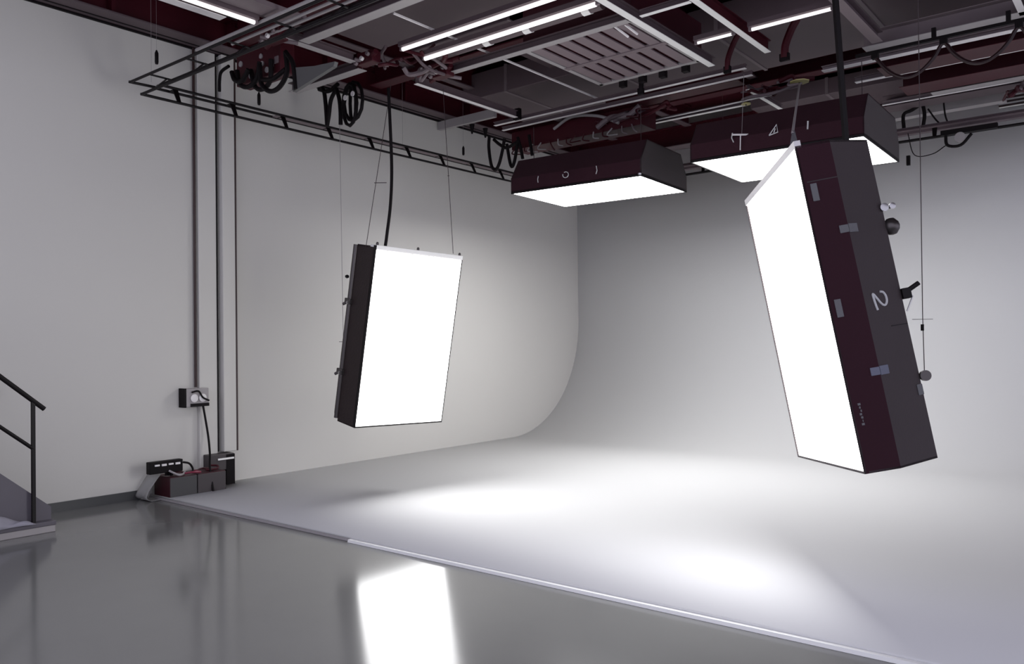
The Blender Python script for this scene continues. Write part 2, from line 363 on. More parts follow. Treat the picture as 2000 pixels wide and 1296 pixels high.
run('ladder truss along the back wall with mauve upper rails', (-7.9, 11.24), (6.5, 11.24), (0, -1), .14, 4.22, 4.085, .14, 14, .018, upm=dmauve)
tn = [q for q in S.objects if q.name.startswith('ladder_truss')][1]
MB().tube([(-0.0, -.014, .155), (.03, .25, .155)], .014, 8).build('end_bar', blackm, tn)
MB().tube([(.19, .02, 0), (.09, .25, .155)], .011, 8).build('end_bar', blackm, tn)
tl = [q for q in S.objects if q.name.startswith('ladder_truss')][0]
MB().box(.012, .128, 1.6, 7.2, .150, .158).build('rail_plate', mauve, tl)
# box channel closing the rear truss top
tag(MB().box(-7.7, 6.5, 11.12, 11.22, 4.175, 4.262).build('truss_cover', dmauve), 'flat mauve cover strip lying between the rails of the back wall truss', 'cover strip')

# ================================================================== CEILING STEEL
def ibeam(name, label, axis, c, a0, a1, z, wd, ht, fm, wm, th=.018, ends=True, tm=None, cat='beam', group=None):
    """axis 'x' runs along x at y=c ; axis 'y' runs along y at x=c ; z = underside"""
    L = a1-a0; o = (a0, c, z) if axis == 'x' else (c, a0, z)
    t = thing(name, label, cat, o, group)
    def bx(u0, u1, z0, z1, l0=0, l1=L):
        return MB().box(l0, l1, u0, u1, z0, z1) if axis == 'x' else MB().box(u0, u1, l0, l1, z0, z1)
    bx(-wd/2, wd/2, 0, th).build('bottom_flange', fm, t, bevel=.004)
    bx(-th/2, th/2, th, ht-th).build('web', wm, t)
    bx(-wd/2, wd/2, ht-th, ht).build('top_flange', tm or wm, t)
    return t
def boxbeam(name, label, axis, c, a0, a1, z, wd, ht, m, cat='beam', bot=None):
    L = a1-a0; o = (a0, c, z) if axis == 'x' else (c, a0, z); t = thing(name, label, cat, o)
    def bx(u0, u1, z0, z1): return MB().box(0, L, u0, u1, z0, z1) if axis == 'x' else MB().box(u0, u1, 0, L, z0, z1)
    bx(-wd/2, wd/2, .006 if bot else 0, ht).build('body', m, t, bevel=.006)
    if bot: bx(-wd/2-.004, wd/2+.004, 0, .006).build('bottom_plate', bot, t)
    return t
# wall beam on the left wall
t = ibeam('wall_beam', 'deep steel beam fixed along the top of the left wall', 'y', WX+.16, 1.3, 12.4, 4.95, .28, .34, dmauve, maroon, .02)
MB().box(-.158, -.128, 0, 11.1, -.02, 0).build('dark_edge', black, t); MB().box(-.06, -.04, 0, 11.1, -.006, 0).build('dark_edge', black, t)
for i in range(8): MB().box(-.02, .11, 1.2+i*1.35, 1.24+i*1.35, .02, .32).build('stiffener', maroon, t)
ibeam('wall_beam', 'deep mauve beam along the top of the back wall', 'x', 12.38, -8.3, 6.8, 4.84, .26, .34, mauve, maroon, .02)

# primary beams between the walls (across the studio)
prim = [(2.4, 'deep maroon roof beam nearest the camera'), (5.25, 'deep maroon roof beam above the front pipes'), (7.30, 'deep maroon roof beam in front of the wide duct'), (10.6, 'deep maroon roof beam beyond the wide duct')]
for c, l in prim: ibeam('roof_beam', l, 'x', c, -8.15, 6.6, 5.02, .20, .42, maroon, maroon)
# secondary deck joists run away from the camera
for i, (x, l) in enumerate([(-7.45, 'nearest the left wall'), (-6.05, 'second from the left wall'), (-4.28, 'above the square pipe frame'), (-2.55, 'above the tall tilted softbox'), (-1.05, 'at the right of the view')]):
    ibeam('roof_joist', 'grey mauve roof joist running front to back, '+l, 'y', x, 1.4, 12.2, 5.12, .12, .32, dmauve, maroon)
# wide duct
d = thing('air_duct', 'wide flat mauve air duct crossing the whole ceiling', 'duct', (-7.6, 9.15, 4.97))
MB().box(0, 13.5, -.72, .72, 0, .35).build('body', dmauve, d, bevel=.01)
for k in range(9): MB().box(.75+k*1.5, .79+k*1.5, -.735, .735, -.012, .362).build('joint_flange', mauve, d)
d = thing('air_duct', 'shallow grey duct panel over the front of the sweep', 'duct', (-7.1, 6.05, 5.04))
MB().box(0, 2.9, -.45, .40, 0, .3).build('body', dmauve, d, bevel=.01)
MB().box(2.3, 2.32, -.46, .41, -.004, .305).build('joint_flange', blackm, d)
d = thing('air_duct', 'narrow mauve duct hidden behind the twin lit tubes', 'duct', (-6.9, 7.05, 5.04))
MB().box(0, 1.5, -.32, .12, 0, .25).build('body', dmauve, d, bevel=.01); MB().box(1.48, 1.5, -.33, .13, -.004, .255).build('joint_flange', mauve, d)
d = thing('air_duct', 'mauve duct in the far right of the ceiling beyond the yellow disc', 'duct', (-4.6, 11.75, 4.92))
MB().box(0, 2.2, -.5, .5, 0, .22).build('body', dmauve, d, bevel=.01); MB().box(1.05, 1.09, -.51, .51, -.006, .225).build('joint_flange', mauve, d)

# ------ lower grid (underside about 4.5 m)
G = []
def rail(label, axis, c, a0, a1, z=4.5, wd=.07, ht=.08, m=lgrey, wm=dmauve): return ibeam('grid_rail', label, axis, c, a0, a1, z, wd, ht, m, wm, .008, cat='rail')
rail('light grey grid rail crossing behind the front pipes', 'x', 4.83, -6.40, -3.6, 4.5, .12, .10, mgrey)
rail('grey grid rail just in front of the ceiling unit', 'x', 6.40, -6.05, -3.75, 4.5, .09, .08, mgrey)
rail('long light grey grid rail edging the wide duct, nearer of two', 'x', 8.33, -6.95, -3.45, 4.5, .05, .05, lgrey)
rail('long light grey grid rail edging the wide duct, farther of two', 'x', 8.50, -6.95, -3.45, 4.47, .05, .05, lgrey)
rail('mauve grid rail forming the far side of the deep frame', 'x', 9.63, -5.8, -4.0, 4.5, .06, .06, lgrey)
rail('maroon box rail under the wide duct', 'x', 8.80, -5.5, -3.7, 4.52, .22, .14, maroon, maroon)
rail('white grid rail running away on the right of the ceiling unit', 'y', -3.70, 5.2, 8.03, 4.5, .075, .09, white_m)
rail('white grid rail, second right of the ceiling unit', 'y', -3.09, 5.6, 8.02, 4.5, .065, .12, white_m, maroon)
rail('pale rail linking the two white grid rails', 'x', 6.39, -3.62, -3.13, 4.5, .05, .06, white_m)
rail('grey grid rail with a dark end cap pointing at the sweep corner', 'y', -6.48, 6.40, 8.20, 4.5, .06, .09, lgrey)
rail('short light grey rail beside the yellow disc', 'y', -3.735, 9.05, 10.1, 4.5, .05, .06, white_m)
rail('mauve grid rail running away above the pole', 'y', -2.16, 6.6, 8.45, 4.5, .10, .10, mauve)
rail('mauve grid rail at the top right of the view', 'y', -.96, 7.0, 8.6, 4.5, .06, .08, lgrey)
rail('grey round cornered grid rail beyond the front pipes at left', 'y', -6.47, 4.60, 5.50, 4.5, .09, .09, mgrey)
rail('grey rail end from which the cable loops at left hang', 'x', 5.65, -7.70, -6.50, 4.47, .12, .10, mgrey, dmauve)
rail('light rail, upper left, first of two running along the wall', 'y', -6.475, 3.0, 4.02, 4.5, .11, .05, lgrey)
rail('thin bright conduit running away across the duct', 'y', -5.43, 5.09, 8.65, 4.60, .018, .018, lgrey, lgrey)
MB_ = MB().box(-.05, .05, -.02, .03, -.02, .12)
o = MB_.build('end_cap', black); o.location = (-6.48, 8.22, 4.5); tag(o, 'black cap at the far end of the grey grid rail above the sweep corner', 'end cap')

# right hand rails by the festoon track
rail('thick light grey track beam on the right', 'x', 8.58, -2.32, 6.4, 4.5, .16, .16, mgrey, mauve)
rail('thin bright rail just below the festoon track', 'x', 8.80, -2.8, 6.4, 4.44, .09, .05, lgrey, mauve)
rail('deep maroon box beam behind the festoon cable', 'x', 9.12, -2.3, 6.4, 4.40, .36, .22, maroon, maroon)
rail('narrow bright rail behind the maroon box beam', 'x', 9.62, -2.7, 6.4, 4.5, .07, .06, lgrey, mauve)
rail('second maroon box beam, towards the back wall', 'x', 10.05, -2.3, 6.4, 4.42, .40, .22, maroon, maroon)
rail('bright edged mauve rail towards the back wall', 'x', 10.52, -2.1, 6.4, 4.46, .14, .08, mgrey, mauve)
rail('mauve beam lowest before the back wall truss', 'x', 11.02, -2.72, 6.4, 4.50, .32, .14, dmauve, dmauve)
rail('thin light rail, farthest before the back wall', 'x', 10.74, -2.7, 6.4, 4.49, .04, .05, lgrey, mauve)
# white ledge under the back beam on the right
tag(MB().box(-2.9, -1.5, 11.6, 11.75, 4.52, 4.62).build('pale_ledge', mgrey), 'pale ledge box just under the back beam, right of the overhead softboxes', 'ledge')
# festoon track: rail, hangers, trolleys, sagging cable
ft = thing('festoon_track', 'black festoon track with trolleys and sagging maroon cable at top right', 'cable track', (-2.35, 8.40, 4.38))
MB().box(0, 8.7, -.016, .016, .0, .03).build('rail', black, ft)
for x in (.70, 1.30, 2.5, 3.7): MB().box(x-.018, x+.018, -.018, .018, .03, .12).build('hanger', black, ft)
pts = []
for k in range(6):
    x0_ = .18+k*.60
    for j in range(9):
        f = j/9; pts.append((x0_+.60*f, 0, -.03-.26*4*f*(1-f)*(1 if k else 1.0)))
MB().tube(smoothpts(pts, 2), .018, 8).build('sagging_cable', mat('dark_maroon_rubber', (.016, .002, .004), .5), ft, smooth=True)
for k in range(6): MB().box(.15+k*.60, .21+k*.60, -.03, .03, -.05, .0).build('trolley', black, ft)
# lit strip lamps
def strip(label, axis, c, a0, a1, z, r=.017, hood=dmauve):
    L = a1-a0; o = (a0, c, z) if axis == 'x' else (c, a0, z); t = thing('strip_light', label, 'strip light', o)
    P = (lambda l, u, zz: (l, u, zz)) if axis == 'x' else (lambda l, u, zz: (u, l, zz))
    MB().tube([P(.03, 0, 0), P(L-.03, 0, 0)], r, 10).build('tube', tube_m, t, smooth=True)
    b = MB().box(0, L, -.035, .035, r+.004, r+.05) if axis == 'x' else MB().box(-.035, .035, 0, L, r+.004, r+.05)
    b.build('housing', hood, t)
    for l in (0, L-.03):
        e = MB().box(l, l+.03, -.014, .014, -.012, r+.01) if axis == 'x' else MB().box(-.014, .014, l, l+.03, -.012, r+.01)
        e.build('socket', mauve, t)
    return t
strip('lit strip light, nearer of the long pair', 'x', 5.565, -5.84, -3.9, 4.5, .020)
strip('lit strip light, farther of the long pair', 'x', 5.895, -5.86, -3.74, 4.5, .022)
strip('short lit strip light between the two white grid rails', 'x', 7.305, -3.54, -3.13, 4.5, .014)
strip('lit strip light passing behind the black pole', 'x', 7.32, -3.0, -2.22, 4.5, .016)
strip('lit strip light at upper left near the wall beam', 'y', -6.33, 2.8, 4.27, 4.5, .020)
tag(MB().box(-6.28, -6.05, 2.8, 4.6, 4.56, 4.60).build('reflector_tray', mauve), 'flat mauve tray beside the upper left strip light', 'tray')

# front pipes
for i, (y, z, r, a0, m, l) in enumerate([(4.30, 4.52, .016, -7.40, mgrey, 'lowest front'), (4.44, 4.52, .014, -7.0, mgrey, 'second front'), (4.56, 4.54, .014, -6.6, mgrey, 'third front'), (4.68, 4.54, .011, -6.4, mgrey, 'fourth front')]):
    tag(MB().tube([(a0, y, z), (-3.2, y, z)], r, 10).build('conduit_pipe', m), 'thin grey pipe crossing the upper left ceiling, %s of the parallel set' % l, 'pipe')

# ceiling cassette unit
ac = thing('ceiling_air_unit', 'hanging ceiling air unit with a mauve slatted grille', 'air conditioner', (-4.36, 7.15, 4.52))
MB().box(-.62, .62, -.72, .72, .03, .40).build('body', case_r, ac)
for s in (-1, 1):
    MB().box(-.62, .62, s*.70-.03, s*.70+.03, 0, .05).build('frame_bar', mgrey, ac); MB().box(s*.60-.025, s*.60+.025, -.72, .72, 0, .05).build('frame_bar', mgrey, ac)
MB().box(-.6, .6, -.035, .035, -.006, .02).build('middle_bar', mauve, ac)
for k in range(7): MB().box(-.56+k*.165, -.56+k*.165+.115, -.68, .68, .004, .018).build('slat', mat('rosy_mauve_paint', (.20, .155, .17), .5) if k == 0 else bpy.data.materials['rosy_mauve_paint'], ac)
for k, (x, y) in enumerate([(-.35, .74), (-.10, .74), (.15, .74), (.42, .74)]):
    MB().box(x-.035, x+.035, y-.02, y+.05, -.06, .08).build('clip', black, ac)
for x in (.50, .40): MB().tube([(x, -.66, .02), (x+.03, -.45, -.03)], .012, 6).build('latch', lgrey, ac)
# insulated pipe with silver cuffs in front of the unit
ip = thing('insulated_pipe', 'dark insulated pipe with three silver cuffs in front of the ceiling air unit', 'pipe', (-5.6, 6.12, 4.60))
MB().tube([(0, 0, 0), (1.75, 0, 0)], .055, 14).build('sleeve', dmauve, ip, smooth=True)
for x in (.38, .88, 1.55): MB().tube([(x, 0, 0), (x+.08, 0, 0)], .062, 14).build('cuff', white_m, ip, smooth=True)
# straps and clamps
def strap(label, p, m=maroon, hgt=.35, dx=.12, r=.03):
    o = Vector(p); t = thing('webbing_strap', label, 'strap', o)
    MB().tube(smoothpts([(0, 0, -.02), (.01, 0, .1), (dx*.5, .02, hgt*.7), (dx, .03, hgt)], 6), r, 8).build('webbing', m, t, smooth=True)
    MB().box(-r*1.2, r*1.2, -.02, .02, -.05, .02).build('buckle', black, t)
strap('dark brown strap at the far end of the first white grid rail', (-3.55, 8.08, 4.46))
strap('dark brown strap at the far end of the second white grid rail', (-2.95, 8.10, 4.46), r=.04)
strap('short dark strap below the ceiling air unit', (-4.55, 8.02, 4.42), black, .15, .02, .028)

# yellow discs
for (p, rr, l, c2) in [((-3.06, 8.84, 4.395), .105, 'larger yellow disc, at the top of the grey rope', 1), ((-3.845, 9.268, 4.40), .055, 'small yellow disc beside the short light grey rail', 0)]:
    t = thing('yellow_disc', l, 'disc', p)
    MB().lathe([(0, 0), (rr, 0), (rr*1.02, .008), (rr*.6, .022), (0, .024)], (0, 0, 0), n=8 if c2 else 18).build('plate', yellow, t)
    MB().lathe([(0, -.012), (.01, -.012), (.01, 0), (0, 0)], (0, 0, 0), n=8).build('pin', dsteel, t)
tag(MB().tube([(-5.4, 9.27, 4.43), (-3.5, 9.20, 4.43)], .009, 8).build('conduit_pipe', lgrey), 'thin bright pipe running up to the small yellow disc', 'pipe')

# ------ junction clutter: cable bundles hanging at the grid corners
def loops(name, label, base, specs, m=black, r=.016, cat='cable'):
    o = Vector(base); t = thing(name, label, cat, o)
    for P in specs: MB().tube(smoothpts(rel(P, o), 6), r, 8).build('loop', m, t, smooth=True)
    return t
yB = 4.78
loops('cable_bundle', 'bundle of looped black cables hanging beside the vertical wall trunking', (-7.2, yB, 4.45),
      [[(-7.05, yB, 4.42), (-7.02, yB, 4.22), (-6.88, yB, 4.12), (-6.72, yB, 4.13), (-6.60, yB, 4.25), (-6.62, yB, 4.45)],
       [(-7.45, yB, 4.45), (-7.40, yB, 4.30), (-7.25, yB, 4.24), (-7.10, yB, 4.29), (-7.05, yB, 4.45)],
       [(-7.25, yB+.03, 4.42), (-7.18, yB+.03, 4.24), (-7.05, yB+.03, 4.18), (-6.92, yB+.03, 4.24), (-6.90, yB+.03, 4.45)],
       [(-7.0, yB, 4.26), (-6.8, yB-.02, 4.22), (-6.62, yB, 4.28)],
       [(-7.50, yB-.03, 4.44), (-7.44, yB-.03, 4.34), (-7.30, yB-.03, 4.31), (-7.2, yB-.03, 4.40)],
       [(-6.62, yB, 4.45), (-6.50, yB, 4.30), (-6.46, yB, 4.05)]], r=.024)
loops('cable_tail', 'single black cable end hanging at the left of the cable bundle', (-7.78, yB, 4.5), [[(-7.6, yB, 4.53), (-7.74, yB, 4.50), (-7.775, yB, 4.42), (-7.78, yB, 4.30)]], r=.017)
jb = thing('junction_box', 'maroon junction box with small fittings above the cable bundle', 'box', (-7.1, 4.9, 4.32))
MB().box(-.47, .30, -.05, .12, 0, .36).build('case', maroon, jb, bevel=.01)
for (x, z, rr) in [(-.28, .10, .028), (-.20, .06, .032), (-.02, .22, .026), (.0, .14, .026), (.08, .06, .030), (-.38, .22, .03)]:
    MB().lathe([(rr*.6, 0), (rr, 0), (rr, .012), (rr*.6, .012)], (x, -.05, z), (0, -1, 0), 12).build('gland', mgrey, jb)
for (x, z) in [(.16, .10), (.24, .12)]: MB().box(x-.03, x+.03, -.06, -.05, z-.03, z+.04).build('cover_plate', mauve, jb)
pl = MB().prism([(-6.51, 4.04), (-6.50, 4.27), (-6.18, 4.215), (-5.88, 4.19), (-5.90, 4.15)], yB+.04, 'y', yB).build('gusset_plate', mat('dull_grey_steel', (.12, .118, .118), .7))
tag(pl, 'grey triangular gusset plate at the right of the cable bundle', 'plate')
y2 = 6.1
loops('cable_bundle', 'black cable loops hanging in a W shape from the grey rail end', (-7.4, y2, 4.45),
      [[(-7.83, y2, 4.68), (-7.72, y2, 4.62), (-7.68, y2, 4.45), (-7.655, y2, 4.18)],
       [(-7.655, y2, 4.18), (-7.62, y2, 4.30), (-7.58, y2, 4.47), (-7.48, y2, 4.58)],
       [(-7.48, y2, 4.58), (-7.43, y2, 4.45), (-7.41, y2, 4.3), (-7.41, y2, 4.15)],
       [(-7.80, y2, 4.64), (-7.62, y2, 4.58), (-7.45, y2, 4.63)]], r=.024)
circ = lambda cx, cz, rx, rz, y: [(cx+rx*math.sin(a), y, cz+rz*math.cos(a)) for a in [math.radians(k) for k in range(0, 360, 30)]]
t = thing('cable_coil', 'coiled black cable hanging right of the W shaped loops', 'cable coil', (-7.2, y2, 4.3))
for (cx, cz, rx, rz) in [(-7.17, 4.37, .16, .22), (-7.22, 4.34, .12, .24), (-7.20, 4.36, .05, .22)]:
    MB().tube(rel(circ(cx, cz, rx, rz, y2+random.uniform(-.03, .03)), (-7.2, y2, 4.3)), .020, 8, closed=True).build('turn', black, t, smooth=True)
for (cx, cz) in [(-7.26, 4.42), (-7.13, 4.44)]:
    MB().lathe([(0, 0), (.03, 0), (.03, .01), (0, .01)], (cx+7.2, -.05, cz-4.3), (0, -1, 0), 14).build('plug_face', lgrey, t)
y3 = 8.56
loops('cable_bundle', 'black cable loops hanging in V shapes left of the overhead softbox', (-7.0, y3, 4.35),
      [[(-7.24, y3, 4.46), (-7.25, y3, 4.30), (-7.21, y3, 4.06), (-7.14, y3, 3.98), (-7.07, y3, 4.05), (-7.0, y3, 4.25), (-6.97, y3, 4.38)],
       [(-7.16, y3, 4.40), (-7.05, y3, 4.31), (-6.93, y3, 4.25), (-6.75, y3, 4.30)],
       [(-6.93, y3, 4.30), (-6.88, y3, 4.05), (-6.84, y3, 3.98), (-6.79, y3, 4.08), (-6.74, y3, 4.32)],
       [(-6.74, y3, 4.36), (-6.69, y3, 4.2), (-6.66, y3, 4.06)], [(-6.55, y3, 4.36), (-6.52, y3, 4.2), (-6.50, y3, 4.08)]], r=.022)
jb = thing('cable_tray', 'cluttered maroon cable tray with pale fittings behind the overhead softbox', 'cable tray', (-6.5, 9.0, 4.28))
MB().box(-.55, 1.5, -.18, .18, .0, .24).build('tray', maroon, jb)
for i in range(14):
    x = -.45+i*.14; MB().tube(smoothpts([(x, -.2, .02), (x+random.uniform(-.08, .08), -.22, -.06), (x+.08, -.2, -.10+random.uniform(-.03, .05))], 4), .009, 6).build('lead', random.choice([mgrey, maroon, maroon, mauve]), jb)
MB().tube(smoothpts([(.2, -.22, .16), (.5, -.24, .26), (.9, -.24, .20), (1.2, -.22, .06)], 6), .02, 8).build('hose', mgrey, jb, smooth=True)
MB().tube(smoothpts([(.9, -.25, .05), (1.1, -.25, .14), (1.35, -.25, .12), (1.5, -.22, .22)], 6), .035, 8).build('foil_hose', mauve, jb, smooth=True)
# central junction clamps near strip lights
for (p, l) in [((-6.35, 5.60, 4.50), 'maroon clamp cluster where the coiled cable hangs'), ((-6.02, 6.35, 4.48), 'maroon clamp cluster at the start of the grey rail by the ceiling air unit'), ((-6.55, 4.62, 4.50), 'maroon clamp cluster over the cable bundle by the trunking')]:
    t = thing('rigging_clamp', l, 'clamp', p)
    MB().box(-.12, .12, -.06, .06, -.02, .10).build('body', maroon, t, bevel=.01)
    MB().tube([(-.22, .05, .0), (.18, -.06, .06)], .028, 8).build('arm', maroon, t, smooth=True)
    MB().tube([(-.1, -.1, .03), (.14, .15, -.02)], .02, 8).build('arm', mauve, t, smooth=True)
    for k in range(3): MB().lathe([(0, 0), (.022, 0), (.022, .03), (0, .03)], (-.1+.09*k, -.07, .03*k-.01), (0, -1, .2), 8).build('bolt', lgrey if k == 1 else mauve, t)
rt = random.Random(3)
for (base, sx, sy, sz, n_, l) in [((-6.0, 5.95, 4.55), .45, .35, .10, 12, 'tangle of maroon cables around the clamps by the long strip lights'),
                                  ((-3.35, 8.95, 4.42), .45, .12, .06, 9, 'tangle of maroon cables left of the larger yellow disc'),
                                  ((-5.1, 8.75, 4.40), .55, .10, .05, 9, 'tangle of maroon cables above the overhead softbox with the ring mark'),
                                  ((-1.15, 10.75, 4.42), .30, .10, .06, 7, 'small tangle of dark cables at the right edge of the ceiling')]:
    t = thing('cable_tangle', l, 'cables', base)
    for k in range(n_):
        p = [(rt.uniform(-sx, sx), rt.uniform(-sy, sy), rt.uniform(-sz, sz)) for _ in range(2)]
        q = [tuple(Vector(p[0]).lerp(Vector(p[1]), f)+Vector((rt.uniform(-.1, .1), rt.uniform(-.08, .08), rt.uniform(-.07, .05)))) for f in (.33, .66)]
        MB().tube(smoothpts([p[0], q[0], q[1], p[1]], 6), rt.choice([.012, .018, .026]), 7).build('cable', rt.choice([maroon, maroon, case_r, mauve, dmauve]), t, smooth=True)
# bracket under wall beam
tag(MB().box(-8.45, -7.35, 8.80, 8.86, 4.80, 4.92).build('wall_bracket', mgrey), 'grey bracket bar reaching from the left wall, by the dark hooks', 'bracket')
for y, l in ((8.95, 'first'), (9.25, 'second')):
    tag(MB().lathe([(0, 0), (.012, .0), (.04, .14), (0, .14)], (-7.9, y, 4.68), n=10).build('beam_hook', black), '%s dark pointed hook right of the grey wall bracket bar' % l, 'hook')
# louvre panel on back wall at far right
lv = thing('wall_louvre', 'white louvred vent high on the back wall at the right edge', 'vent', (-1.68, 12.45, 4.64))
MB().box(0, 1.4, 0, .02, 0, .20).build('frame', white_m, lv)
for k in range(4): MB().box(0, 1.4, -.03, 0, .01+k*.05, .03+k*.05).build('slat', fab_b, lv)
# hook light & lens clamp on rear truss
cl = thing('clamp_fitting', 'black clamp fitting with a round lens below the back wall truss', 'clamp', (-2.05, 11.0, 4.06))
MB().box(-.05, .55, -.03, .03, .0, .06).build('bar', black, cl); MB().tube(smoothpts([(.0, 0, 0), (.02, 0, -.12), (.16, 0, -.14), (.28, 0, -.02)], 5), .018, 8).build('hook', black, cl)
MB().lathe([(0, 0), (.06, 0), (.06, .02), (0, .02)], (.16, -.02, -.05), (0, -1, 0), 16).build('lens', mgrey, cl)
MB().tube(smoothpts([(0, 0, -.12), (-.15, 0, -.2), (-.35, 0, -.18), (-.42, 0, .1)], 6), .006, 6).build('lead', black, cl)
MB().box(-.44, -.40, -.02, .02, -.30, -.18).build('plug', black, cl)
t = thing('rail_hanger', 'black hanger with crooked leads between the mauve beam and the back wall truss', 'hanger', (-2.55, 11.15, 4.26))
for P in ([(0, 0, 0), (0, 0, .18), (.1, 0, .22), (.25, 0, .30)], [(.22, 0, -.02), (.24, 0, .15), (.20, 0, .36)], [(.28, 0, .2), (.36, 0, .06), (.42, 0, -.02)], [(.45, 0, .34), (.47, 0, .1), (.5, 0, -.02)]):
    MB().tube(smoothpts(P, 5), .022 if P[0][0] < .25 else .010, 8).build('lead', black, t)
# hangers carrying the trusses and rails from the deck
for i, (x, y, z0, l) in enumerate([(-7.9, 4.1, 4.26, 'at the front corner of the ladder trusses'), (-7.95, 7.6, 4.26, 'midway along the long ladder truss'), (-7.95, 10.6, 4.26, 'at the far end of the long ladder truss'), (-5.0, 11.2, 4.26, 'over the back wall truss, left'), (-.5, 11.2, 4.26, 'over the back wall truss, right')]):
    tag(MB().tube([(x, y, z0), (x, y, ZC)], .0016, 5).build('drop_wire', pale_w), 'thin drop wire '+l, 'wire')

# ================================================================== LEFT WALL SERVICES
for (y0, y1, dp, z0, l) in [(4.90, 5.12, .05, .03, 'pale flat wall trunking, nearer of two'), (5.17, 5.33, .10, .40, 'pale deep wall trunking, farther of two')]:
    tag(MB().box(WX, WX+dp, y0, y1, z0, 4.94).build('wall_trunking', wall_m, bevel=.008), l, 'trunking')
tag(MB().tube([(WX+.03, 4.865, 1.15), (WX+.03, 4.865, 4.94)], .014, 10).build('conduit_pipe', brownp), 'dark brown conduit running down the left wall to the socket box', 'pipe')
tag(MB().tube([(WX+.02, 5.145, .40), (WX+.02, 5.145, 4.94)], .009, 8).build('wall_cable', blackm), 'thin dark cable running down between the two wall trunkings', 'cable')
tag(MB().tube([(WX+.085, 5.345, .40), (WX+.085, 5.345, 4.94)], .012, 8).build('conduit_pipe', brownp), 'thin dark strip standing in for shade down the far edge of the deep wall trunking', 'pipe')  # added dark tube: draws the shaded far edge of the trunking
sbx = thing('socket_box', 'pale twin socket box with black edges on the left wall', 'socket', (WX+.05, 4.70, .94))
MB().box(-.05, .07, 0, .27, 0, .20).build('case', mgrey, sbx, bevel=.006)
MB().box(-.05, .075, -.02, 0, -.005, .205).build('side_plate', black, sbx); MB().box(.07, .08, .05, .27, 0, .035).build('lower_band', black, sbx)
for y in (.09, .19): MB().lathe([(0, 0), (.04, 0), (.045, .015), (.02, .02), (0, .02)], (.07, y, .095), (1, 0, 0), 16).build('socket', lgrey, sbx)
MB().tube(smoothpts([(.08, .06, .16), (.10, .13, .17), (.10, .18, .10), (.09, .26, .06)], 5), .010, 8).build('flex', black, sbx)
tag(MB().tube(smoothpts([(-8.36, 4.90, .97), (-8.34, 4.92, .80), (-8.30, 4.93, .60), (-8.22, 4.90, .42), (-8.12, 4.84, .28), (-8.04, 4.83, .04)], 8), .012, 8).build('power_cable', black, smooth=True), 'black cable drooping from the socket box to the floor cases', 'cable')

for (y0, y1, mm, l) in [(4.355, 4.655, case_g, 'grey floor case with a maroon end, nearer of two'), (4.665, 4.995, case_v, 'plum grey floor case, farther of two')]:
    t = thing('equipment_case', l, 'case', (-8.22, y0, .023))
    MB().box(-.16, .16, 0, y1-y0, .015, .215).build('body', mm, t, bevel=.006)
    MB().box(-.155, .165, .004, y1-y0-.004, 0, .015).build('base', black, t)
    MB().box(-.155, .155, .005, y1-y0-.005, .215, .222).build('lid', case_r, t)
    if mm is case_g: part_label(MB().box(-.16, .158, -.004, 0, .0, .215).build('end_panel', case_r, t), 'dark maroon end panel')
    MB().tube(smoothpts([(.02, .08, .222), (.02, .10, .25), (.02, .20, .25), (.02, .22, .222)], 4), .010, 8).build('handle', case_r, t)
pd = thing('power_strip', 'black power distribution block with silver switches over the floor cases', 'power strip', (-8.17, 4.18, .275))
MB().box(-.05, .03, 0, .36, .015, .14).build('case', black, pd, bevel=.006)
for k in range(4): MB().box(.03, .042, .05+k*.075, .10+k*.075, .095-.004*(k % 2), .112).build('switch', lgrey, pd)
for k in range(3): MB().box(-.03+.02*k, -.01+.02*k, .19+.02*k, .21+.02*k, -.02, .015).build('foot', black, pd)
for P, mm, l in [([(-8.13, 4.38, .31), (-8.08, 4.42, .28), (-8.05, 4.45, .265), (-8.10, 4.52, .262), (-8.14, 4.56, .275)], mgrey, 'pale lead looped on the nearer floor case'),
                 ([(-8.10, 4.54, .265), (-8.05, 4.60, .275), (-8.07, 4.70, .262), (-8.15, 4.66, .275)], red_m, 'dark red lead coiled on the floor cases'),
                 ([(-8.14, 4.54, .38), (-8.12, 4.60, .36), (-8.12, 4.64, .30), (-8.10, 4.62, .26)], black, 'short black lead from the power distribution block')]:
    tag(MB().tube(smoothpts(P, 6), .011, 8).build('lead', mm, smooth=True), l, 'lead')
tag(MB().tube(smoothpts([(-8.14, 4.80, .27), (-8.12, 4.84, .265), (-8.12, 4.93, .27), (-8.16, 4.95, .29), (-8.20, 4.88, .30)], 6), .012, 8).build('lead', maroon, smooth=True), 'dark lead coiled on the farther floor case', 'lead')
shf = thing('wall_shelf_unit', 'dark plum wall unit with a silver bar beside the trunking foot', 'cabinet', (-8.38, 4.94, .02))
MB().box(-.08, .08, 0, .31, .19, .37).build('body', case_v, shf, bevel=.008)
MB().box(-.08, .085, .21, .315, .0, .36).build('leg', black, shf)
MB().box(.085, .095, .10, .30, .305, .325).build('silver_bar', white_m, shf)
